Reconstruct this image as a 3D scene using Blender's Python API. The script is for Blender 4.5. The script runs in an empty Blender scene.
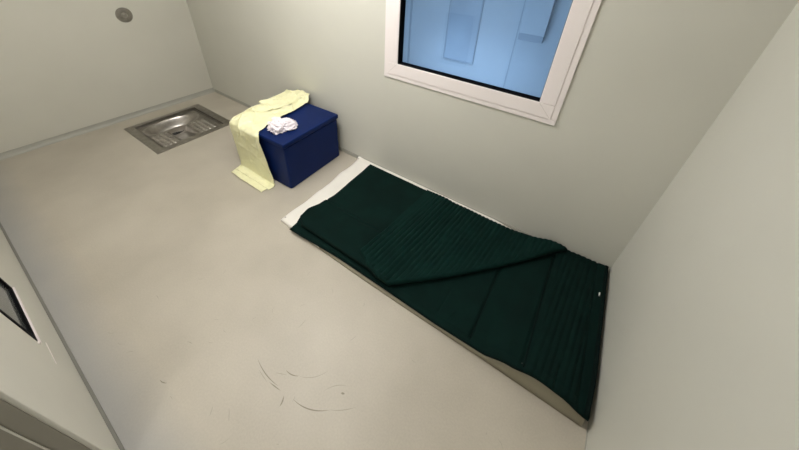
import bpy, bmesh, math, random
from mathutils import Vector, Matrix, noise
random.seed(4)
PI = math.pi
C = bpy.context.scene.collection
sc = bpy.context.scene

# ---------------------------------------------------------------- camera
F = 307.95; CX = 396.19; CY = 148.24
R = ((0.824577, 0.564100, 0.043170), (0.344603, -0.440275, -0.829100), (-0.448688, 0.698533, -0.557432))
cam = bpy.data.cameras.new('camera'); co = bpy.data.objects.new('camera', cam); C.objects.link(co)
cam.sensor_fit = 'HORIZONTAL'; cam.sensor_width = 36.0; cam.lens = F/799*36
cam.shift_x = (399.5-CX)/799; cam.shift_y = -(225-CY)/799
cam.clip_start = 0.02
m = Matrix.Identity(4)
for i in range(3):
    m[i][0] = R[0][i]; m[i][1] = -R[1][i]; m[i][2] = -R[2][i]
m[0][3], m[1][3], m[2][3] = 3.8496, -1.7184, 1.65
co.matrix_world = m
sc.camera = co

# ---------------------------------------------------------------- world, lights, exposure
w = bpy.data.worlds.new('world'); sc.world = w; w.use_nodes = True
w.node_tree.nodes['Background'].inputs[0].default_value = (0.8, 0.85, 0.9, 1)
w.node_tree.nodes['Background'].inputs[1].default_value = 0.05
sc.view_settings.view_transform = 'Standard'; sc.view_settings.look = 'None'
sc.view_settings.gamma = 1.0; sc.view_settings.use_curve_mapping = False
sc.view_settings.exposure = 0.0

def area(name, loc, sx, sy, power, col, rot=(0, 0, 0), spread=180):
    l = bpy.data.lights.new(name, 'AREA'); l.shape = 'RECTANGLE'; l.size = sx; l.size_y = sy
    l.energy = power; l.color = col; l.spread = math.radians(spread)
    o = bpy.data.objects.new(name, l); C.objects.link(o); o.location = loc; o.rotation_euler = rot
    return o
LAMP = (2.35, -.9)
WARM = (1.0, 0.985, 0.975)
def point(name, loc, power, col, rad=.1):
    l = bpy.data.lights.new(name, 'POINT'); l.energy = power; l.color = col; l.shadow_soft_size = rad
    o = bpy.data.objects.new(name, l); C.objects.link(o); o.location = loc
area('cell_lamp_light', (LAMP[0], LAMP[1], 2.40), 1.15, 0.26, 9, WARM)
for k in (-1, 0, 1): point('cell_lamp_bulb', (LAMP[0]+k*.42, LAMP[1], 2.22), 14, WARM, .13)
area('corridor_fill_light', (3.9, -2.9, 2.40), 1.1, 0.3, 16, WARM)  # unseen corridor lamp, added as fill through the doorway
area('observation_lamp_light', (2.3, 1.0, 2.40), 1.1, 0.3, 58, (0.73, 0.85, 1.0), spread=84)

# ---------------------------------------------------------------- materials
def lin(r, g, b):
    f = lambda c: (c/255/12.92) if c/255 <= .04045 else ((c/255+.055)/1.055)**2.4
    return (f(r), f(g), f(b), 1)
def mat(name, col, rough=.6, metal=0, var=0.0, vscale=4, bump=0.0, bscale=60, spec=.5, sheen=0, detail=3, col2=None, bdist=.002):
    mt = bpy.data.materials.new(name); mt.use_nodes = True
    nt = mt.node_tree; b = nt.nodes['Principled BSDF']
    b.inputs['Base Color'].default_value = col; b.inputs['Roughness'].default_value = rough
    b.inputs['Metallic'].default_value = metal; b.inputs['Specular IOR Level'].default_value = spec
    if sheen: b.inputs['Sheen Weight'].default_value = sheen
    tc = nt.nodes.new('ShaderNodeTexCoord')
    if var:
        n = nt.nodes.new('ShaderNodeTexNoise'); n.inputs['Scale'].default_value = vscale; n.inputs['Detail'].default_value = detail
        nt.links.new(tc.outputs['Object'], n.inputs['Vector'])
        r = nt.nodes.new('ShaderNodeValToRGB'); r.color_ramp.elements[0].position = .3; r.color_ramp.elements[1].position = .7
        c2 = col2 or tuple(c*(1-var) for c in col[:3])+(1,)
        r.color_ramp.elements[0].color = c2; r.color_ramp.elements[1].color = col
        nt.links.new(n.outputs['Fac'], r.inputs['Fac']); nt.links.new(r.outputs['Color'], b.inputs['Base Color'])
    if bump:
        n2 = nt.nodes.new('ShaderNodeTexNoise'); n2.inputs['Scale'].default_value = bscale; n2.inputs['Detail'].default_value = 4
        nt.links.new(tc.outputs['Object'], n2.inputs['Vector'])
        bp = nt.nodes.new('ShaderNodeBump'); bp.inputs['Strength'].default_value = bump; bp.inputs['Distance'].default_value = bdist
        nt.links.new(n2.outputs['Fac'], bp.inputs['Height']); nt.links.new(bp.outputs['Normal'], b.inputs['Normal'])
    return mt

M = {}
M['wall'] = mat('wall_laminate', lin(210, 209, 199), .55, var=.04, vscale=2.0, bump=.15, bscale=160, bdist=.001)
M['wall_end'] = mat('wall_laminate_end', lin(209, 207, 196), .5, var=.06, vscale=1.6, bump=.12, bscale=160, bdist=.001)
M['ceil'] = mat('ceiling_paint', lin(225, 222, 214), .8)
M['cove'] = mat('cove_vinyl', lin(176, 175, 166), .45, var=.12, vscale=6)
M['weld'] = mat('cove_seam', lin(120, 119, 112), .6)
M['frame'] = mat('window_frame_white', lin(240, 232, 231), .4)
M['joint'] = mat('frame_joint_line', lin(190, 182, 176), .6)
M['gasket'] = mat('black_gasket', lin(12, 13, 16), .9, spec=.08)
M['panel'] = mat('door_wall_panel', lin(204, 202, 192), .5, var=.04, vscale=3)
M['reveal'] = mat('door_reveal_shade', lin(140, 136, 124), .55, var=.06, vscale=5)
M['steel'] = mat('stainless_steel', (.50, .47, .44, 1), .34, 1.0, var=.25, vscale=22, bump=.2, bscale=90)
M['steel_dark'] = mat('brushed_steel_plate', (.36, .34, .31, 1), .40, 1.0, var=.2, vscale=30)
M['dark'] = mat('drain_dark', (.006, .006, .006, 1), .5)
M['blue'] = mat('blue_vinyl', lin(10, 34, 88), .5, var=.15, vscale=5, bump=.12, bscale=14, bdist=.004, spec=.14)
M['green'] = mat('green_quilt_fabric', (.0015, .0135, .0110, 1), .9, var=.3, vscale=9, bump=.35, bscale=420, sheen=.0, spec=.12, bdist=.001)
M['green_rib'] = mat('green_ribbed_fabric', (.0020, .0185, .0150, 1), .9, var=.25, vscale=9, bump=.3, bscale=420, sheen=.0, spec=.12, bdist=.001)
M['binding_and_shade'] = mat('dark_green_binding_and_shade', (.0008, .0060, .005, 1), .85, spec=.12)
M['mattress'] = mat('white_mattress_cover', lin(238, 234, 226), .5, var=.04, vscale=8, bump=.2, bscale=12, bdist=.004)
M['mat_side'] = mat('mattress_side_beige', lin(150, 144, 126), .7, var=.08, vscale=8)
M['tag'] = mat('tag_white', lin(220, 220, 215), .6)
M['tissue'] = mat('tissue', lin(240, 232, 238), .8, var=.06, vscale=20, bump=.3, bscale=60)
M['stain'] = mat('scuff_mark', lin(138, 131, 117), .6)
M['scratch'] = mat('scratch_mark', lin(163, 157, 143), .6)
M['corr'] = mat('observation_wall', lin(205, 208, 212), .45, var=.05, vscale=2)
M['corr_panel'] = mat('door_leaf_grey', lin(188, 194, 202), .4, var=.1, vscale=3)
M['corr_floor'] = mat('observation_floor', lin(215, 217, 220), .3)
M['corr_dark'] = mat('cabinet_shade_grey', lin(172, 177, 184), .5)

# floor: beige vinyl with speckle, a greyer strip beside the door wall
fl = bpy.data.materials.new('floor_vinyl'); fl.use_nodes = True; nt = fl.node_tree; b = nt.nodes['Principled BSDF']
tc = nt.nodes.new('ShaderNodeTexCoord')
n1 = nt.nodes.new('ShaderNodeTexNoise'); n1.inputs['Scale'].default_value = 2.3; n1.inputs['Detail'].default_value = 5
n2 = nt.nodes.new('ShaderNodeTexNoise'); n2.inputs['Scale'].default_value = 130; n2.inputs['Detail'].default_value = 2
nt.links.new(tc.outputs['Object'], n1.inputs['Vector']); nt.links.new(tc.outputs['Object'], n2.inputs['Vector'])
r1 = nt.nodes.new('ShaderNodeValToRGB'); r1.color_ramp.elements[0].position = .3; r1.color_ramp.elements[1].position = .72
r1.color_ramp.elements[0].color = lin(179, 172, 158); r1.color_ramp.elements[1].color = lin(193, 186, 172)
r2 = nt.nodes.new('ShaderNodeValToRGB'); r2.color_ramp.elements[0].position = .3; r2.color_ramp.elements[1].position = .7
r2.color_ramp.elements[0].color = (.93, .93, .93, 1); r2.color_ramp.elements[1].color = (1, 1, 1, 1)
nt.links.new(n1.outputs['Fac'], r1.inputs['Fac']); nt.links.new(n2.outputs['Fac'], r2.inputs['Fac'])
mx = nt.nodes.new('ShaderNodeMix'); mx.data_type = 'RGBA'; mx.blend_type = 'MULTIPLY'; mx.inputs['Factor'].default_value = 1
nt.links.new(r1.outputs['Color'], mx.inputs['A']); nt.links.new(r2.outputs['Color'], mx.inputs['B'])
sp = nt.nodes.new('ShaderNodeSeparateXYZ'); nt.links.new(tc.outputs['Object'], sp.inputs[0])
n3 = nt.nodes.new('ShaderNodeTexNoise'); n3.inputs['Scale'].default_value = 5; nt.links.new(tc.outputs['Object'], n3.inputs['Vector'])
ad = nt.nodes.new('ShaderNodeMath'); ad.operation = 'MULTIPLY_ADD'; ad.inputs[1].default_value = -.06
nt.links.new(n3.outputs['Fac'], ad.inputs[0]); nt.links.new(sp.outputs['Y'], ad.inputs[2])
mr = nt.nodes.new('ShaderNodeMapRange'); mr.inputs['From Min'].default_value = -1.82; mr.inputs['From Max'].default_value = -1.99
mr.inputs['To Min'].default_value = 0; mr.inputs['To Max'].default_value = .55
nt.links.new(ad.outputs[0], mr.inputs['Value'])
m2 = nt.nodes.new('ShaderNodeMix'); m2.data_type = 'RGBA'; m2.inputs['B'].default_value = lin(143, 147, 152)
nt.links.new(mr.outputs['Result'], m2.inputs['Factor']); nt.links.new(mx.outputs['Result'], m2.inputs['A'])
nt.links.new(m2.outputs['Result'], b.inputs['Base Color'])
b.inputs['Roughness'].default_value = .46; b.inputs['Specular IOR Level'].default_value = .45
bp = nt.nodes.new('ShaderNodeBump'); bp.inputs['Strength'].default_value = .12; bp.inputs['Distance'].default_value = .001
nt.links.new(n2.outputs['Fac'], bp.inputs['Height']); nt.links.new(bp.outputs['Normal'], b.inputs['Normal'])
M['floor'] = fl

# yellow sheet: thin, lets a little light through
ys = mat('yellow_disposable_sheet', lin(240, 238, 196), .65, var=.06, vscale=14, bump=.5, bscale=26, bdist=.006)
ys.node_tree.nodes['Principled BSDF'].inputs['Subsurface Weight'].default_value = .15
ys.node_tree.nodes['Principled BSDF'].inputs['Subsurface Radius'].default_value = (.01, .01, .005)
M['yellow'] = ys

def glass(name, tint, refl):
    g = bpy.data.materials.new(name); g.use_nodes = True; t = g.node_tree; t.nodes.clear()
    o = t.nodes.new('ShaderNodeOutputMaterial'); mi = t.nodes.new('ShaderNodeMixShader')
    tr = t.nodes.new('ShaderNodeBsdfTransparent'); tr.inputs[0].default_value = tint
    gl = t.nodes.new('ShaderNodeBsdfGlossy'); gl.inputs['Roughness'].default_value = .03
    fr = t.nodes.new('ShaderNodeFresnel'); fr.inputs[0].default_value = refl
    t.links.new(fr.outputs[0], mi.inputs[0]); t.links.new(tr.outputs[0], mi.inputs[1]); t.links.new(gl.outputs[0], mi.inputs[2])
    t.links.new(mi.outputs[0], o.inputs[0]); return g
M['glass'] = glass('window_glass', (.72, .84, .95, 1), 1.45)
M['hatch_glass'] = mat('hatch_dark_glass', lin(92, 96, 94), .12, spec=.8)

def emis(name, col, s):
    g = bpy.data.materials.new(name); g.use_nodes = True; b = g.node_tree.nodes['Principled BSDF']
    b.inputs['Base Color'].default_value = (.8, .8, .8, 1)
    b.inputs['Emission Color'].default_value = col; b.inputs['Emission Strength'].default_value = s; return g
M['diff'] = emis('lamp_diffuser', (1, .93, .82, 1), 6)
M['diff_blue'] = emis('cool_lamp_diffuser', (.45, .68, 1, 1), 6)
M['lampbody'] = mat('lamp_housing', lin(230, 230, 228), .4)

# ---------------------------------------------------------------- mesh helpers
def box(bm, x0, x1, y0, y1, z0, z1, mi=0):
    v = [bm.verts.new(p) for p in ((x0,y0,z0),(x1,y0,z0),(x1,y1,z0),(x0,y1,z0),(x0,y0,z1),(x1,y0,z1),(x1,y1,z1),(x0,y1,z1))]
    for f in ((0,3,2,1),(4,5,6,7),(0,1,5,4),(1,2,6,5),(2,3,7,6),(3,0,4,7)):
        fc = bm.faces.new([v[i] for i in f]); fc.material_index = mi
def obj(name, bm, mats, parent=None, smooth=False, bevel=0, seg=2):
    me = bpy.data.meshes.new(name); bm.to_mesh(me); bm.free()
    o = bpy.data.objects.new(name, me); C.objects.link(o)
    for mm in (mats if isinstance(mats, (list, tuple)) else [mats]): me.materials.append(mm)
    if smooth:
        for p in me.polygons: p.use_smooth = True
    if bevel:
        bv = o.modifiers.new('bevel', 'BEVEL'); bv.width = bevel; bv.segments = seg; bv.limit_method = 'ANGLE'; bv.angle_limit = math.radians(40)
    if parent:
        o.parent = parent; o.matrix_parent_inverse = Matrix.Translation(parent.location).inverted()
    return o
def boxes(name, lst, mats, parent=None, bevel=0, smooth=False):
    bm = bmesh.new()
    for bx in lst: box(bm, *bx)
    return obj(name, bm, mats, parent, smooth, bevel)
def struct(o): o['kind'] = 'structure'; return o
def empty(name, loc):
    o = bpy.data.objects.new(name, None); C.objects.link(o); o.location = loc; o.empty_display_size = .1; return o
def tag(o, label, cat, group=None):
    o['label'] = label; o['category'] = cat
    if group: o['group'] = group
    return o
def sheet(name, pts, nu, nv, mats, parent=None, thick=0, flip=False, smooth=True):
    """grid surface from a list of nu*nv points; thick > 0 makes it a closed slab below the surface"""
    bm = bmesh.new()
    vs = [bm.verts.new(p) for p in pts]
    for j in range(nv-1):
        for i in range(nu-1):
            q = [vs[j*nu+i], vs[j*nu+i+1], vs[(j+1)*nu+i+1], vs[(j+1)*nu+i]]
            if flip: q.reverse()
            bm.faces.new(q)
    o = obj(name, bm, mats, parent, smooth)
    if thick:
        s = o.modifiers.new('solid', 'SOLIDIFY'); s.thickness = thick; s.offset = -1
    return o
def closed_sheet(name, top, bot, nu, nv, mats, parent=None):
    bm = bmesh.new()
    a = [bm.verts.new(p) for p in top]; c = [bm.verts.new(p) for p in bot]
    for j in range(nv-1):
        for i in range(nu-1):
            k = j*nu+i
            bm.faces.new((a[k], a[k+1], a[k+nu+1], a[k+nu])); bm.faces.new((c[k+nu], c[k+nu+1], c[k+1], c[k]))
    ring = [i for i in range(nu)] + [j*nu+nu-1 for j in range(1, nv)] + [(nv-1)*nu+i for i in range(nu-2, -1, -1)] + [j*nu for j in range(nv-2, 0, -1)]
    for n in range(len(ring)):
        k, l = ring[n], ring[(n+1) % len(ring)]
        bm.faces.new((a[l], a[k], c[k], c[l]))
    bm.normal_update()
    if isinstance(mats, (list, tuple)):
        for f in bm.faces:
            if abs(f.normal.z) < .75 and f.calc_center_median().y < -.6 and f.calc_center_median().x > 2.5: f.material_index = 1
    return obj(name, bm, mats, parent, True)
def ss(a, b, x):
    t = max(0, min(1, (x-a)/(b-a))); return t*t*(3-2*t)
def lerp_tab(tab, x):
    if x <= tab[0][0]: return tab[0][1]
    for (a, fa), (b, fb) in zip(tab, tab[1:]):
        if x <= b:
            t = (x-a)/(b-a); t = t*t*(3-2*t); return fa+(fb-fa)*t
    return tab[-1][1]
def nz(x, y, z=0): return noise.noise(Vector((x, y, z)))
def tube(bm, pts, r, n=8):
    rings = []
    for i, p in enumerate(pts):
        p = Vector(p); a = Vector(pts[max(0, i-1)]); c = Vector(pts[min(len(pts)-1, i+1)]); d = (c-a).normalized()
        s = d.cross(Vector((0, 0, 1)));
        if s.length < .01: s = d.cross(Vector((1, 0, 0)))
        s.normalize(); u = s.cross(d)
        rr = r if not callable(r) else r(i/(len(pts)-1))
        rings.append([bm.verts.new(p+rr*(math.cos(2*PI*k/n)*s+math.sin(2*PI*k/n)*u)) for k in range(n)])
    for A, B in zip(rings, rings[1:]):
        for k in range(n): bm.faces.new((A[k], A[(k+1) % n], B[(k+1) % n], B[k]))
    bm.faces.new(rings[0][::-1]); bm.faces.new(rings[-1])

# ---------------------------------------------------------------- room
XR = 4.335; YN = -1.997; H = 2.45; T = .12
PX0, PX1, PY0, PY1 = .225, .905, -1.02, -.32         # squat pan cut-out
bm = bmesh.new()
for r in ((0, PX0, YN, 0), (PX1, XR, YN, 0), (PX0, PX1, YN, PY0), (PX0, PX1, PY1, 0)):
    box(bm, r[0], r[1], r[2], r[3], -.12, 0)
box(bm, 2.6, 4.6, -3.9, YN, -.12, 0)
# scuffs and scratches lying in the floor surface
def stroke(pts, wd, mi):
    n = len(pts); L = []; Rr = []
    for i, (x, y) in enumerate(pts):
        a = pts[max(0, i-1)]; c = pts[min(n-1, i+1)]; dx, dy = c[0]-a[0], c[1]-a[1]; l = math.hypot(dx, dy) or 1
        ww = wd*math.sin(PI*(i+.4)/(n-.2))*.5
        L.append(bm.verts.new((x-dy/l*ww, y+dx/l*ww, .0004))); Rr.append(bm.verts.new((x+dy/l*ww, y-dx/l*ww, .0004)))
    for i in range(n-1):
        f = bm.faces.new((L[i], Rr[i], Rr[i+1], L[i+1])); f.material_index = mi
def arc(p, q, bend, wd, mi, n=12):
    dx, dy = q[0]-p[0], q[1]-p[1]
    stroke([(p[0]+dx*t-dy*bend*4*t*(1-t), p[1]+dy*t+dx*bend*4*t*(1-t)) for t in [i/(n-1) for i in range(n)]], wd, mi)
arc((3.009,-1.511),(3.171,-1.525), -.06, .004, 1); arc((3.05,-1.535),(3.12,-1.544), .0, .003, 2)
arc((3.13,-1.538),(3.195,-1.53), .0, .004, 1); arc((3.151,-1.465),(3.217,-1.447), -.1, .0045, 1); arc((3.217,-1.447),(3.31,-1.355), -.12, .003, 2)
arc((3.262,-1.519),(3.417,-1.455), -.1, .0045, 1); arc((3.417,-1.455),(3.50,-1.385), -.05, .0035, 2)
arc((3.221,-1.535),(3.236,-1.568), .1, .006, 1); arc((3.415,-1.385),(3.430,-1.378), 0, .008, 1)
arc((3.05,-1.255),(3.052,-1.31), .05, .003, 2); arc((2.733,-1.807),(2.77,-1.795), -.1, .004, 1)
arc((2.671,-1.661),(2.699,-1.652), .1, .004, 2); arc((3.009,-1.725),(3.03,-1.752), .0, .003, 2); arc((3.069,-1.69),(3.111,-1.718), .0, .003, 2)
arc((3.24,-1.01),(3.252,-1.03), 0, .003, 2); arc((3.12,-1.50),(3.17,-1.475), 0, .003, 2); arc((3.35,-1.42),(3.42,-1.35), .1, .003, 2)
for k in range(26):
    x, y = random.uniform(2.3, 4.2), random.uniform(-1.9, -1.0); a = random.uniform(0, PI); l = random.uniform(.01, .04)
    arc((x, y), (x+l*math.cos(a), y+l*math.sin(a)), random.uniform(-.2, .2), .002, 2, 6)
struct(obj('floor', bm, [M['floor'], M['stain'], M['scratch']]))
struct(boxes('ceiling', [(-T, XR+T, YN-2.1, T, H, H+.12)], M['ceil']))
struct(boxes('wall_left', [(-T, 0, YN-T, T, -.12, H)], M['wall_end']))
struct(boxes('wall_right', [(XR, XR+T, YN-T, T, -.12, H)], M['wall']))
WX0, WX1, WZ0, WZ1 = 2.66, 3.725, .885, 1.98         # opening
struct(boxes('wall_back', [(0, WX0, 0, T, -.12, H), (WX1, XR, 0, T, -.12, H), (WX0, WX1, 0, T, -.12, WZ0), (WX0, WX1, 0, T, WZ1, H)], M['wall']))
# near wall with hatch opening and doorway
HX0, HX1, HZ0, HZ1 = 2.065, 2.437, .315, .95
DX0, DX1, DZ = 2.94, 3.96, 2.1
struct(boxes('wall_front', [(0, HX0, YN-T, YN, -.12, H), (HX1, 2.883, YN-T, YN, -.12, H), (HX0, HX1, YN-T, YN, -.12, HZ0), (HX0, HX1, YN-T, YN, HZ1, H),
        (2.887, DX1, YN-T, YN, DZ+.06, H), (DX1+.055, XR, YN-T, YN, -.12, H)], M['panel']))
# cove skirtings
def cove(name, axis, a, b, pos, sgn):
    """rounded vinyl upstand: profile swept along x or y"""
    prof = [(0, .045), (.003, .045), (.004, .030), (.008, .016), (.016, .007), (.03, .002), (.034, 0), (0, 0)]
    bm = bmesh.new(); rings = []
    for t in (a, b):
        rings.append([bm.verts.new((t, pos+sgn*d, z) if axis == 'x' else (pos+sgn*d, t, z)) for d, z in prof])
    n = len(prof)
    for k in range(n):
        f = bm.faces.new((rings[0][k], rings[0][(k+1) % n], rings[1][(k+1) % n], rings[1][k]))
        if k == 0: f.material_index = 1
    bm.faces.new(rings[0][::-1]); bm.faces.new(rings[1])
    bmesh.ops.recalc_face_normals(bm, faces=bm.faces)
    return struct(obj(name, bm, [M['cove'], M['weld']]))
cove('baseboard_left', 'y', YN, 0, 0, 1)
def thin_trim(name, axis, a, b, pos, sgn, mt, wd=.012, h=.012):
    bm = bmesh.new()
    if axis == 'x': box(bm, a, b, min(pos, pos+sgn*wd), max(pos, pos+sgn*wd), 0, h)
    else: box(bm, min(pos, pos+sgn*wd), max(pos, pos+sgn*wd), a, b, 0, h)
    return struct(obj(name, bm, mt))
thin_trim('baseboard_back', 'x', .034, XR, 0, -1, M['cove'], .006, .035)
thin_trim('baseboard_front', 'x', .034, 2.88, YN, 1, M['weld'], .010, .008)
thin_trim('baseboard_right', 'y', YN, -.006, XR, -1, M['cove'], .003, .004)

# ---------------------------------------------------------------- observation window
def ringbox(x0, x1, z0, z1, wd, y0, y1, mi=0):
    return [(x0, x1, y0, y1, z0, z0+wd, mi), (x0, x1, y0, y1, z1-wd, z1, mi), (x0, x0+wd, y0, y1, z0+wd, z1-wd, mi), (x1-wd, x1, y0, y1, z0+wd, z1-wd, mi)]
wx0, wx1, wz0, wz1 = 2.618, 3.765, .853, 2.02
win = empty('window_1', ((wx0+wx1)/2, 0, wz0)); struct(win)
boxes('architrave', ringbox(wx0, wx1, wz0, wz1, .03, -.010, 0), M['frame'], win, .002)
boxes('sash_frame', ringbox(wx0+.028, wx1-.028, wz0+.028, wz1-.028, .082, -.014, .05), M['frame'], win, .004)
bm = bmesh.new()                                      # mitre lines of the welded corners
for cx_, cz_, sx, sz in ((wx0+.028, wz0+.028, 1, 1), (wx1-.028, wz0+.028, -1, 1)):
    a = Vector((cx_+sx*.01, -.0143, cz_+sz*.01)); c2 = Vector((cx_+sx*.078, -.0143, cz_+sz*.078)); tube(bm, [a, c2], .0007, 4)
obj('mitre_joint', bm, M['joint'], win)
gx0, gx1, gz0, gz1 = wx0+.108, wx1-.108, wz0+.108, wz1-.108
boxes('gasket', ringbox(gx0-.004, gx1+.004, gz0-.004, gz1+.004, .008, -.008, .048), M['gasket'], win)
boxes('glass_pane', [(gx0, gx1, .022, .030, gz0, gz1)], M['glass'], win)

# ---------------------------------------------------------------- hatch in the door wall
hw = empty('window_2', (HX0, YN, HZ0)); struct(hw)
boxes('gasket', ringbox(HX0, HX1, HZ0, HZ1, .020, YN-.016, YN+.002), M['gasket'], hw)
boxes('glass_pane', [(HX0+.01, HX1-.01, YN-.013, YN-.006, HZ0+.01, HZ1-.01)], M['hatch_glass'], hw)
boxes('sill_bead', [(HX0-.004, HX1+.012, YN, YN+.007, HZ0-.009, HZ0)], M['frame'], hw)
struct(boxes('trim_1', [(2.38, 2.51, YN, YN+.001, .228, .231)], M['frame']))

# ---------------------------------------------------------------- door frame, the photographer stands in it
dr = empty('door_1', (DX0, YN, 0)); struct(dr)
boxes('door_frame', [(2.887, DX0, YN-T-.10, YN+.004, 0, DZ+.05), (DX1, DX1+.053, YN-T-.10, YN+.004, 0, DZ+.05), (DX0, DX1, YN-T-.10, YN+.004, DZ, DZ+.05)], [M['panel']], dr, .003)
boxes('reveal_shade_lining', [(DX0, DX0+.003, YN-T-.10, YN-.006, 0, DZ), (DX1-.003, DX1, YN-T-.10, YN-.006, 0, DZ)], M['reveal'], dr)  # darker than the frame: dim hallway shade put into the lining's colour
boxes('door_seal', [(DX0+.003, DX0+.006, YN-.045, YN-.041, 0, DZ), (DX1-.006, DX1-.003, YN-.045, YN-.041, 0, DZ)], M['panel'], dr)
# corridor shell behind the doorway
struct(boxes('wall_corridor', [(2.6, 5.3, -4.02, -3.9, -.12, H), (2.48, 2.6, -4.0, YN-T, -.12, H), (5.18, 5.3, -4.0, YN-T, -.12, H), (XR, 5.3, YN-T-.05, YN-T, -.12, H)], M['panel']))

# ---------------------------------------------------------------- room beyond the window
D = 2.5
struct(boxes('floor_beyond', [(-1.2, 6, T, D+.2, -.12, 0)], M['corr_floor']))
struct(boxes('ceiling_beyond', [(-1.2, 6, T, D+.2, H, H+.12)], M['ceil']))
struct(boxes('wall_beyond', [(-1.2, 6, D, D+.12, 0, H), (-1.3, -1.2, T, D+.1, 0, H), (6, 6.1, T, D+.1, 0, H)], M['corr']))
struct(boxes('trim_2', [(2.86, 2.868, D-.004, D, 0, H), (1.27, 1.30, D-.012, D, 0, H)], M['corr_dark']))
pd = empty('wall_panel', (2.12, D, .235))
tag(pd, 'pale grey upright panel on the far wall, seen through the large window', 'panel')
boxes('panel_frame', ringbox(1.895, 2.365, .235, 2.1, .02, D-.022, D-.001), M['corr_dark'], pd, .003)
boxes('panel_leaf', [(1.915, 2.345, D-.014, D-.001, .255, 2.08)], M['corr_panel'], pd)
cb = empty('wall_cabinet', (3.06, D, .78))
tag(cb, 'small pale wall box with a shaded underside, right of the panel beyond the window', 'wall box')
boxes('body', [(2.90, 3.20, D-.09, D-.001, .78, 1.7)], M['corr'], cb, .006)
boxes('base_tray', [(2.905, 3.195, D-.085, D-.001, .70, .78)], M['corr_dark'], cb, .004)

# ---------------------------------------------------------------- lamps
def lamp(loc, mt, lab, grp=None):
    e = empty('ceiling_lamp', loc); tag(e, lab, 'lamp')
    x, y, z = loc
    boxes('housing', [(x-.62, x+.62, y-.16, y+.16, H-.035, H)], M['lampbody'], e, .005)
    boxes('diffuser', [(x-.58, x+.58, y-.13, y+.13, H-.042, H-.036)], mt, e)
lamp((LAMP[0], LAMP[1], H), M['diff'], 'long white ceiling lamp over the middle of the cell')
lamp((3.9, -2.9, H), M['diff'], 'unseen long white ceiling lamp added as fill in the corridor behind the doorway')
lamp((2.3, 1.0, H), M['diff_blue'], 'cool white ceiling lamp in the room beyond the window')

# ---------------------------------------------------------------- push button on the left wall
bt = empty('flush_button', (0, -.585, .962))
tag(bt, 'round steel flush button plate high on the left wall above the toilet', 'button')
def lathe(name, prof, cx_, cy_, cz_, mt, parent, n=48):
    bm = bmesh.new(); rings = []
    for r, d in prof:
        rings.append([bm.verts.new((cx_+d, cy_+r*math.cos(2*PI*k/n), cz_+r*math.sin(2*PI*k/n))) for k in range(n)])
    for A, B in zip(rings, rings[1:]):
        for k in range(n): bm.faces.new((A[k], A[(k+1) % n], B[(k+1) % n], B[k]))
    bm.faces.new(rings[-1]); bm.faces.new(rings[0][::-1]); bmesh.ops.recalc_face_normals(bm, faces=bm.faces)
    return obj(name, bm, mt, parent, False)
lathe('plate', [(.066, 0), (.066, .003), (.064, .0045), (.045, .005), (.044, .0035), (.041, .0035), (.040, .005), (.024, .006)], 0, -.585, .962, M['steel_dark'], bt)
lathe('collar', [(.024, .008), (.024, .014), (.021, .017), (.017, .016)], 0, -.585, .962, M['steel'], bt)
lathe('push_knob', [(.0165, .010), (.016, .019), (.012, .022), (.004, .0235)], 0, -.585, .962, M['steel'], bt)

# ---------------------------------------------------------------- squat toilet pan let into the floor
pan = empty('squat_toilet', ((PX0+PX1)/2, (PY0+PY1)/2, 0))
tag(pan, 'stainless steel squat toilet pan set into the floor beside the left wall', 'toilet')
def pan_z(x, y):
    z = -.016
    bx, by = .42, -.69
    q = math.hypot((x-bx)/.135, (y-by)/.245)
    cq = max(abs(y+.70)/.082, abs(x-.665)/.19)
    ch = 1-ss(.86, 1.02, cq)
    z += .012*math.exp(-((q-1.1)/.07)**2)*(1-ch)
    z -= .095*(1-ss(.60, 1.04, q))
    zc = -.016-ch*(.016+.045*ss(.84, .54, x))
    z = min(z, zc)
    dq = math.hypot((x-.495), (y+.715)*.7)
    z = z-.09*(1-ss(.040, .052, dq))
    return z
def tread_id(x, y):
    if .555 < x < .83 and -.945 < y < -.80: return 1
    if .555 < x < .83 and -.60 < y < -.44: return 2
    return 0
N = 150
gx = [PX0-.012+(PX1-PX0+.024)*i/N for i in range(N+1)]; gy = [PY0-.012+(PY1-PY0+.024)*i/N for i in range(N+1)]
def part(cond, name, mt, zf):
    bm = bmesh.new(); vv = {}
    def V(i, j):
        if (i, j) not in vv: vv[(i, j)] = bm.verts.new((gx[i], gy[j], zf(gx[i], gy[j])))
        return vv[(i, j)]
    for i in range(N):
        for j in range(N):
            if cond((gx[i]+gx[i+1])/2, (gy[j]+gy[j+1])/2): bm.faces.new((V(i, j), V(i+1, j), V(i+1, j+1), V(i, j+1)))
    return obj(name, bm, mt, pan, True)
inr = lambda x, y: PX0+.035 < x < PX1-.05 and PY0+.055 < y < PY1-.055
qb = lambda x, y: math.hypot((x-.42)/.135, (y+.69)/.245)
isdr = lambda x, y: math.hypot((x-.495), (y+.715)*.7) < .060
isbowl = lambda x, y: qb(x, y) < 1.1 and not isdr(x, y)
isch = lambda x, y: inr(x, y) and not isbowl(x, y) and not isdr(x, y) and max(abs(y+.70)/.09, abs(x-.70)/.18) < 1
rim = boxes('rim', [(PX0-.012, PX0+.04, PY0-.012, PY1+.012, -.03, .004), (PX1-.055, PX1+.012, PY0-.012, PY1+.012, -.03, .004),
    (PX0+.04, PX1-.055, PY0-.012, PY0+.06, -.03, .004), (PX0+.04, PX1-.055, PY1-.06, PY1+.012, -.03, .004)], M['steel_dark'], pan)
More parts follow.
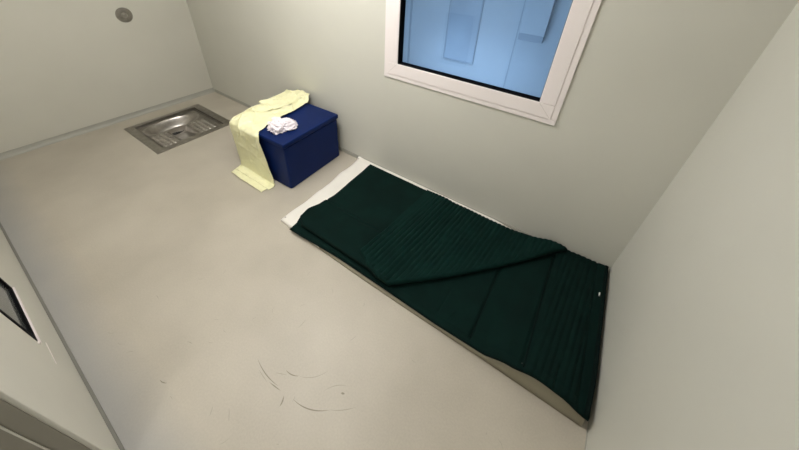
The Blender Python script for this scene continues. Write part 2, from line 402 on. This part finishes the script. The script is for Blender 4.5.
boxes('raised_bead', [(PX0+.052, PX0+.058, PY0+.075, PY1-.075, -.016, -.009), (PX1-.075, PX1-.069, PY0+.075, PY1-.075, -.016, -.011), (PX0+.058, PX1-.075, PY0+.072, PY0+.078, -.016, -.011), (PX0+.058, PX1-.075, PY1-.078, PY1-.072, -.016, -.009)], M['steel_dark'], pan, .002)
part(lambda x, y: inr(x, y) and not isbowl(x, y) and not isdr(x, y) and not isch(x, y) and not tread_id(x, y), 'tray', M['steel_dark'], pan_z)
part(isbowl, 'bowl', M['steel'], pan_z)
part(isch, 'channel', M['steel_dark'], pan_z)
part(isdr, 'drain_hole', M['dark'], pan_z)
def tread_mesh(k):
    y0, y1 = ((-.945, -.80), (-.60, -.44))[k-1]
    n1, n2 = 90, 48; pts = []
    for j in range(n2+1):
        for i in range(n1+1):
            x = .55+.285*i/n1; y = y0+(y1-y0)*j/n2
            b_ = max(0, math.sin((x+y)*PI/.042)*math.sin((x-y)*PI/.042))**.5
            e = min(x-.55, .835-x, y-y0, y1-y)
            pts.append((x, y, -.016+.004+.011*b_*ss(.0, .012, e)-.004*(1-ss(0, .006, e))))
    return sheet('foot_tread', pts, n1+1, n2+1, M['steel'], pan)
tread_mesh(1); tread_mesh(2)
boxes('tray_underside', [(PX0+.01, PX1-.01, PY0+.01, PY1-.01, -.34, -.20)], M['dark'], pan)

# ---------------------------------------------------------------- blue box seat
BX, BY, BW, BD, BH = 1.605, -.651, .590, .580, .425
th = math.radians(2.2)
bx = empty('storage_box', (BX+BW/2, BY+BD/2, 0))
tag(bx, 'dark blue lidded storage box standing against the window wall beside the toilet', 'box')
def rbox(x0, x1, y0, y1, z0, z1, r, taper=0, seg=5):
    """box with rounded vertical edges"""
    bm = bmesh.new(); rings = []
    for z, t, inset in ((z0, 1, .006), (z0+.008, 1, 0), (z1-.006, 0, 0), (z1, 0, .006)):
        cx_, cy_ = (x0+x1)/2, (y0+y1)/2; a = (x1-x0)/2-taper*t-inset; c = (y1-y0)/2-taper*t-inset; rg = []
        for qx, qy, a0 in ((1, 1, 0), (-1, 1, 90), (-1, -1, 180), (1, -1, 270)):
            for k in range(seg+1):
                an = math.radians(a0+90*k/seg); rg.append(bm.verts.new((cx_+qx*(a-r)+r*math.cos(an), cy_+qy*(c-r)+r*math.sin(an), z)))
        rings.append(rg)
    n = len(rings[0])
    for A, B in zip(rings, rings[1:]):
        for k in range(n): bm.faces.new((A[k], A[(k+1) % n], B[(k+1) % n], B[k]))
    bm.faces.new(rings[0][::-1]); bm.faces.new(rings[-1]); return bm
cxb, cyb = BX+BW/2, BY+BD/2
body = obj('body', rbox(BX+.004, BX+BW-.002, BY+.002, BY+BD-.008, .001, BH-.045, .014, 0), M['blue'], bx, True)
lid = obj('lid', rbox(BX-.004, BX+BW+.006, BY-.008, BY+BD, BH-.04, BH, .010), M['blue'], bx, True)
body2 = obj('lid_seam', rbox(BX+.014, BX+BW-.014, BY+.014, BY+BD-.014, BH-.047, BH-.038, .018), M['gasket'], bx, True)
for o in (body, lid): 
    s = o.modifiers.new('ws', 'WEIGHTED_NORMAL'); s.keep_sharp = True
    bmx = bmesh.new(); bmx.from_mesh(o.data)
    for e in bmx.edges:
        if len(e.link_faces) == 2 and e.calc_face_angle(0) > math.radians(50): e.smooth = False
    bmx.to_mesh(o.data); bmx.free()
bx.rotation_euler = (0, 0, th)

# ---------------------------------------------------------------- yellow sheet draped over the box
path = [(-0.018, 0.478), (-0.03, 0.47), (-0.05, 0.456), (-0.085, 0.446), (-0.16, 0.441), (-0.3, 0.438), (-0.45, 0.437), (-0.6, 0.436), (-0.654, 0.433), (-0.678, 0.415), (-0.684, 0.377), (-0.683, 0.2), (-0.684, 0.06), (-0.688, 0.014), (-0.706, 0.007), (-0.756, 0.006), (-0.811, 0.006)]
xl = [(-.0, 1.66), (.07, 1.58), (.15, 1.54), (.40, 1.565), (.60, 1.600), (.66, 1.618), (.72, 1.618), (.95, 1.625), (1.06, 1.630), (1.2, 1.67)]
xr_ = [(-.0, 1.83), (.10, 1.87), (.35, 1.89), (.50, 1.90), (.62, 1.945), (.68, 1.985), (.90, 2.030), (1.05, 2.065), (1.10, 2.075), (1.2, 2.06)]
cum = [0]
for a, c in zip(path, path[1:]): cum.append(cum[-1]+math.hypot(c[0]-a[0], c[1]-a[1]))
def pth(s):
    for k in range(len(cum)-1):
        if s <= cum[k+1] or k == len(cum)-2:
            t = (s-cum[k])/(cum[k+1]-cum[k]); a, c = path[k], path[k+1]
            d = Vector((0, c[0]-a[0], c[1]-a[1])).normalized()
            return a[0]+(c[0]-a[0])*t, a[1]+(c[1]-a[1])*t, Vector((0, -d.z, d.y)) * (-1)
S = cum[-1]
def cloth(name, sa, sb, fxl, fxr, lift, seed, amp, parent, nu=90, nv=170, cut=None, rag=.006):
    pts = []
    for j in range(nv+1):
        s = sa+(sb-sa)*j/nv; y, z, n = pth(s)
        s2 = s-.02; y2, z2, n2 = pth(max(0, s2)); s3 = min(S, s+.02); y3, z3, n3 = pth(s3); n = (n+n2+n3).normalized()
        a, c = lerp_tab(fxl, s), lerp_tab(fxr, s)
        a += rag*nz(s*9, seed); c += rag*nz(s*9, seed+5)
        for i in range(nu+1):
            u = i/nu; x = a+(c-a)*u
            ee = s if not cut else s
            # sharp folded creases plus soft waves
            w1 = abs(nz(x*5+seed, s*5, 1))**.7; w2 = abs(nz(x*13, s*9+seed, 3)); w3 = nz(x*34, s*30, seed)
            h = amp*(1.5*w1+.9*w2+.3*w3)+.55*amp*(1-abs(math.sin(x*26+s*7+2.5*nz(x*3, s*4, seed))))**3+.6*amp*(1-abs(math.sin(s*19-x*9+3*nz(x*4, s*3, seed+2))))**4
            fall = 1-.65*ss(.66, .80, s)
            edge = ss(0, .10, u)*ss(0, .10, 1-u)
            bunch = (1-ss(0, .16, s))*.022*(.5+nz(x*14, s*20, 7)+.7*math.sin(x*55+s*20))
            p = Vector((x, y, z))+n*(lift+h*fall*(.35+.65*edge)+max(0, bunch))
            if p.z < .003: p.z = .003
            if p.y > -.012: p.y = -.012-.002*w2
            pts.append(p)
    o = sheet(name, pts, nu+1, nv+1, M['yellow'], parent)
    s_ = o.modifiers.new('solid', 'SOLIDIFY'); s_.thickness = .0012; s_.offset = 1
    return o
yc = empty('yellow_sheet', (1.7, -.35, BH))
tag(yc, 'crumpled pale yellow disposable sheet draped over the blue box onto the floor', 'sheet')
cloth('drape', 0, 1.14, xl, xr_, .001, 2.0, .016, yc)
# two folded tails lying on the floor
def tail(x0, x1, y0, y1, sk, seed, z0):
    nu, nv = 30, 30; pts = []
    for j in range(nv+1):
        for i in range(nu+1):
            u, v = i/nu, j/nv
            x = x0+(x1-x0)*u+sk*v; y = y0+(y1-y0)*v+.008*nz(u*3, seed)
            z = z0+.006*abs(nz(u*4+seed, v*3, 2))+.004*math.sin(u*PI)*v+.002
            pts.append((x, y, z))
    o = sheet('floor_tail', pts, nu+1, nv+1, M['yellow'], yc); s_ = o.modifiers.new('solid', 'SOLIDIFY'); s_.thickness = .0015; s_.offset = 1
tail(1.61, 1.81, -.675, -.795, .035, 3, .002); tail(1.77, 2.055, -.675, -.800, -.005, 8, .005)
# pleated second layers folded back on top of the box
fl1 = [(0, 1.70), (.1, 1.66), (.35, 1.63), (.55, 1.62)]; fr1 = [(0, 1.76), (.08, 1.79), (.25, 1.80), (.45, 1.74), (.55, 1.66)]
cloth('fold_layer', .05, .50, fl1, fr1, .016, 6.3, .018, yc, 50, 90)
fl2 = [(0, 1.60), (.15, 1.56), (.40, 1.56)]; fr2 = [(0, 1.68), (.2, 1.72), (.40, 1.64)]
cloth('fold_layer', .07, .36, fl2, fr2, .014, 11.7, .016, yc, 40, 60)

# ---------------------------------------------------------------- crumpled tissue
bm = bmesh.new(); bmesh.ops.create_icosphere(bm, subdivisions=5, radius=1)
for v in bm.verts:
    p = v.co.copy(); n = p.normalized()
    d = 1+.55*abs(nz(n.x*1.7+3, n.y*1.7, n.z*1.7))-.5*abs(nz(n.x*3.2, n.y*3.2+2, n.z*3.2))+.05*nz(n.x*9, n.y*9, n.z*9)
    lob = 1+.18*math.sin(3*math.atan2(n.y, n.x)+.6)
    q = n*d
    x, y, z = q.x*.098*lob, q.y*.085*lob, max(-.3, q.z)*.046+.0140
    v.co = (x, y, z)
ti = obj('tissue', bm, M['tissue'], None, True)
ti.location = (2.012, -.490, BH+.0012); ti.rotation_euler = (0, 0, .5)
tag(ti, 'crumpled white tissue lying on the lid of the blue box', 'tissue')
for p in ti.data.polygons: p.use_smooth = (p.index % 7 != 0)

# ---------------------------------------------------------------- mattress
MX0, MX1, MY0, MY1 = 2.40, 4.308, -.897, -.006
hf = [(2.4, .022), (3.6, .030), (3.85, .045), (3.98, .092), (4.1, .118), (4.2, .108), (4.30, .072), (4.33, .062)]
hb = [(2.4, .020), (3.7, .020), (3.9, .036), (4.1, .045), (4.2, .050), (4.33, .060)]
def hm(x, y):
    t = max(0, min(1, (y-MY0)/(MY1-MY0)))
    return lerp_tab(hf, x)*(1-t)+lerp_tab(hb, x)*t
nu, nv = 140, 60; top = []; bot = []
for j in range(nv+1):
    v = j/nv
    for i in range(nu+1):
        u = i/nu
        x0 = 2.402-.045*v*v+.008*nz(v*4, 3)
        x = x0+(MX1-x0)*u; y = MY0+(MY1-MY0)*v-.012*math.sin(PI*min(1, u*1.3))*(1-v)
        e = min(u*(MX1-x0), (1-v)*.89, v*.89)
        rnd = math.sqrt(max(0, 1-(1-min(1, e/.012))**2))
        h = hm(x, y)+.004*nz(x*4, y*5)*(1-ss(2.7, 3.0, x)*.5)
        curl = .018*(1-ss(0, .12, u*(MX1-x0)))*(nz(v*5+2, 9)+.2)
        top.append((x, y, .006+(h-.006)*(.25+.75*rnd)+max(0, curl)+.020*ss(-.042, -.020, y)*(1-ss(3.6, 3.8, x)))); bot.append((x, y, .0005+max(0, curl)*.7))
mt_ = closed_sheet('mattress', top, bot, nu+1, nv+1, [M['mattress'], M['mat_side']])
for ex, ey in ((2.425, -.872), (2.378, -.035)):
    bm = bmesh.new(); bmesh.ops.create_cone(bm, cap_ends=True, segments=16, radius1=.006, radius2=.004, depth=.003)
    e_ = obj('eyelet', bm, M['joint'], mt_); e_.location = (ex, ey, .034)
tag(mt_, 'thin white mattress lying on the floor beneath the dark green quilt', 'mattress')

# ---------------------------------------------------------------- green quilt
ql = empty('quilt', (3.4, -.45, .05))
tag(ql, 'dark green quilt with a ribbed corner folded back, spread over the floor mattress', 'quilt')
def rib(x, y, per=.029, amp=.0048):
    return amp*(2*abs(math.sin(PI*(x-.08*y)/per))**.8-1.2)
def groove(d, wd, dep): return -dep*math.exp(-(d/wd)**2)
def low_z(x, y, detail=True):
    z = hm(x, max(y, MY0+.02))+.012
    # hangs over the front edge where the mattress is thin
    hang = ss(-.875, -.915, y)*(1-ss(3.7, 3.95, x))
    z -= hang*.002
    tip = (1-ss(2.52, 2.75, x))*ss(-.84, -.93, y); z -= tip*.004
    z += .0035*nz(x*5, y*5, 2)+.0012*nz(x*22, y*17, 4)
    if detail:
        z += groove(x-(3.785-.02*(y+.6)), .008, .009)*ss(-.90, -.84, y)
        z += groove(x-(4.032+.012*(y+.5)), .010, .009)*ss(-.93, -.86, y)
        z += .010*ss(4.036, 4.05, x)+.005*math.exp(-((x-4.06)/.015)**2)
        z += groove(x-3.60, .005, .004)*ss(-.86, -.80, y)*(1-ss(-.72, -.66, y))
        z += groove(x-3.665-.1*(y+.83), .004, .003)*ss(-.86, -.84, y)*(1-ss(-.80, -.76, y))
        z += groove(y+.855, .005, .003)
        z += groove(x-(4.165+.05*(y+.8)), .005, .006)*ss(-.90, -.86, y)*(1-ss(-.80, -.77, y))
        if x > 4.05: z += rib(x, y, .029, .003)*ss(4.05, 4.08, x)*(1-ss(4.25, 4.27, x))
        z += groove(x-4.262, .006, .006)
    return z
def lx0(y): return lerp_tab([(-.93, 2.522), (-.87, 2.522), (-.80, 2.500), (-.737, 2.492), (-.63, 2.520), (-.51, 2.540), (-.29, 2.528), (-.05, 2.514)], y)
xs = []
nu, nv = 620, 130; top = []; bot = []
for j in range(nv+1):
    v = j/nv
    for i in range(nu+1):
        u = i/nu
        yf = lerp_tab([(2.5, -.920), (3.0, -.898), (3.7, -.901), (3.95, -.900), (4.1, -.893), (4.33, -.898)], lx0(-.9)+(4.326-2.54)*u)+.004*nz(u*9, 1)
        yb = lerp_tab([(2.5, -.044), (3.0, -.048), (3.6, -.044), (3.9, -.012), (4.33, -.010)], 2.5+1.83*u)
        y = yf+(yb-yf)*v; a = lx0(y); xe = 4.320-.010*(1-ss(-.9, -.7, y)); x = a+(xe-a)*u
        z = low_z(x, y); ed = min((xe-x), y-yf, yb-y, (x-a))
        z -= .006*(1-ss(0, .012, ed))
        top.append((x, y, z)); bot.append((x, y, min(low_z(x, y, False)-.0095, z-.001)))
closed_sheet('lower_layer', top, bot, nu+1, nv+1, M['green'], ql)
# upper layer, from the left end to under the flap
nu, nv = 260, 130; top = []; bot = []
def up_z(x, y): return low_z(x, y, False)+.020+groove(y+.59-.02*math.sin(x*6), .007, .009)+.009*ss(-.585, -.60, y)*ss(2.52, 2.58, x)+.003*nz(x*7, y*6, 8)
for j in range(nv+1):
    v = j/nv
    for i in range(nu+1):
        u = i/nu
        yf = -.862; yb = -.050; y = yf+(yb-yf)*v
        a = lx0(y)+.008+.06*(1-ss(-.862, -.80, y))**2; b2 = 3.28
        x = a+(b2-a)*u
        if u < .5: y2 = y
        ed = min(x-a, y-yf, yb-y); z = up_z(x, y)-.006*(1-ss(0, .012, ed))
        top.append((x, y, z)); bot.append((x, y, z-.010))
closed_sheet('upper_layer', top, bot, nu+1, nv+1, M['green'], ql)
# folded-back ribbed flap
def diag_x(y): return lerp_lin([(-.888, 3.305), (-.678, 3.525), (-.395, 3.785), (-.191, 3.965), (-.02, 4.115)], y)
def lerp_lin(tab, x):
    if x <= tab[0][0]: return tab[0][1]
    for (a, fa), (b, fb) in zip(tab, tab[1:]):
        if x <= b: return fa+(fb-fa)*(x-a)/(b-a)
    return tab[-1][1]
def left_x(y): return lerp_tab([(-.888, 3.22), (-.85, 3.12), (-.80, 3.035), (-.74, 3.045), (-.58, 3.06), (-.03, 3.085)], y)
nu, nv = 520, 120; top = []; bot = []
for j in range(nv+1):
    v = j/nv; y = -.888+(-.048+.888)*v
    a, b2 = left_x(y), diag_x(y)
    for i in range(nu+1):
        u = i/nu; x = a+(b2-a)*u
        dd = (b2-x)*.75                                # distance to the fold
        base = low_z(x, y, False)+.020*(1-ss(3.24, 3.32, x)*.5); lf = ss(-.30, -.72, y); near = 1-ss(0, .16, x-a); flat = (1-lf)*near
        z = base+.018*(1-flat)+.002+.012*lf*near+.016*math.exp(-(dd/.07)**2)+.0035*nz(x*6, y*5, 3)
        z += .032*math.exp(-((x-3.99)/.09)**2)*ss(-.30, -.05, y)     # bulge by the wall
        z += rib(x, y)*ss(0, .01, x-a)*ss(.03, .06, -y)*(1-flat)*ss(0, .03, dd)
        ed = min(x-a, y+.888, -.048-y); z -= .010*(1-ss(0, .014, ed))*(1-flat)
        z -= .020*(1-math.sqrt(max(0, 1-(1-min(1, dd/.018))**2)))    # rounded fold
        zb = base+.002+.014*math.exp(-(dd/.05)**2)
        top.append((x, y+.01*0, z)); bot.append((x, y, min(zb, z-.004)))
closed_sheet('turned_flap', top, bot, nu+1, nv+1, M['green_rib'], ql)
# bindings at the right end and front, then dark tubes standing in for shade
bm = bmesh.new()
tube(bm, [(4.309-.010*(1-ss(-.9, -.7, y)), y, low_z(4.30, y, False)+.004) for y in [-.893+.875*k/30 for k in range(31)]], lambda t: .012, 10)
obj('edge_binding_or_shade', bm, M['binding_and_shade'], ql, True)
bm = bmesh.new()
pts = []
for k in range(60):
    x = 2.54+(4.295-2.54)*k/59
    yf = lerp_tab([(2.5, -.920), (3.0, -.898), (3.7, -.901), (3.95, -.900), (4.1, -.893), (4.33, -.898)], x)
    pts.append((x, yf+.002, low_z(x, yf+.004, False)-.004))
tube(bm, pts, .0048, 8)
obj('edge_binding_or_shade', bm, M['binding_and_shade'], ql, True)
bm = bmesh.new(); pts = []
for k in range(50):
    x = 2.58+.66*k/49; pts.append((x, -.862, up_z(x, -.858)-.012))
tube(bm, pts, .006, 8); obj('edge_binding_or_shade', bm, M['binding_and_shade'], ql, True)  # dark tube stands in for the shaded gap under the upper layer's front edge
bm = bmesh.new()
tube(bm, [(left_x(y)+.004, y, low_z(left_x(y), y, False)+.026) for y in [-.884+.10*k/14 for k in range(15)]]+[(left_x(-.78)+.003, -.76, low_z(3.04, -.76, False)+.024)], .006, 8)
obj('flap_edge_shade', bm, M['binding_and_shade'], ql, True)  # dark tube stands in for the shadow along the flap's left front edge
for sx, ya, yb_, k in ((4.032, -.875, -.13, -.012), (3.785, -.865, -.42, .02)):  # dark strips in the grooves paint the shade of the deep folds
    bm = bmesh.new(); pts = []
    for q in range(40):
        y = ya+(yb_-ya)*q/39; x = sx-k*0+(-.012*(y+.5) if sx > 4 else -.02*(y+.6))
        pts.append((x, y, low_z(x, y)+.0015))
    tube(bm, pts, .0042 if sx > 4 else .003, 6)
    obj('seam_shade', bm, M['binding_and_shade'], ql, True)
boxes('care_tag', [(4.284, 4.289, -.272, -.252, low_z(4.29, -.26)+.004, low_z(4.29, -.26)+.012)], M['tag'], ql)
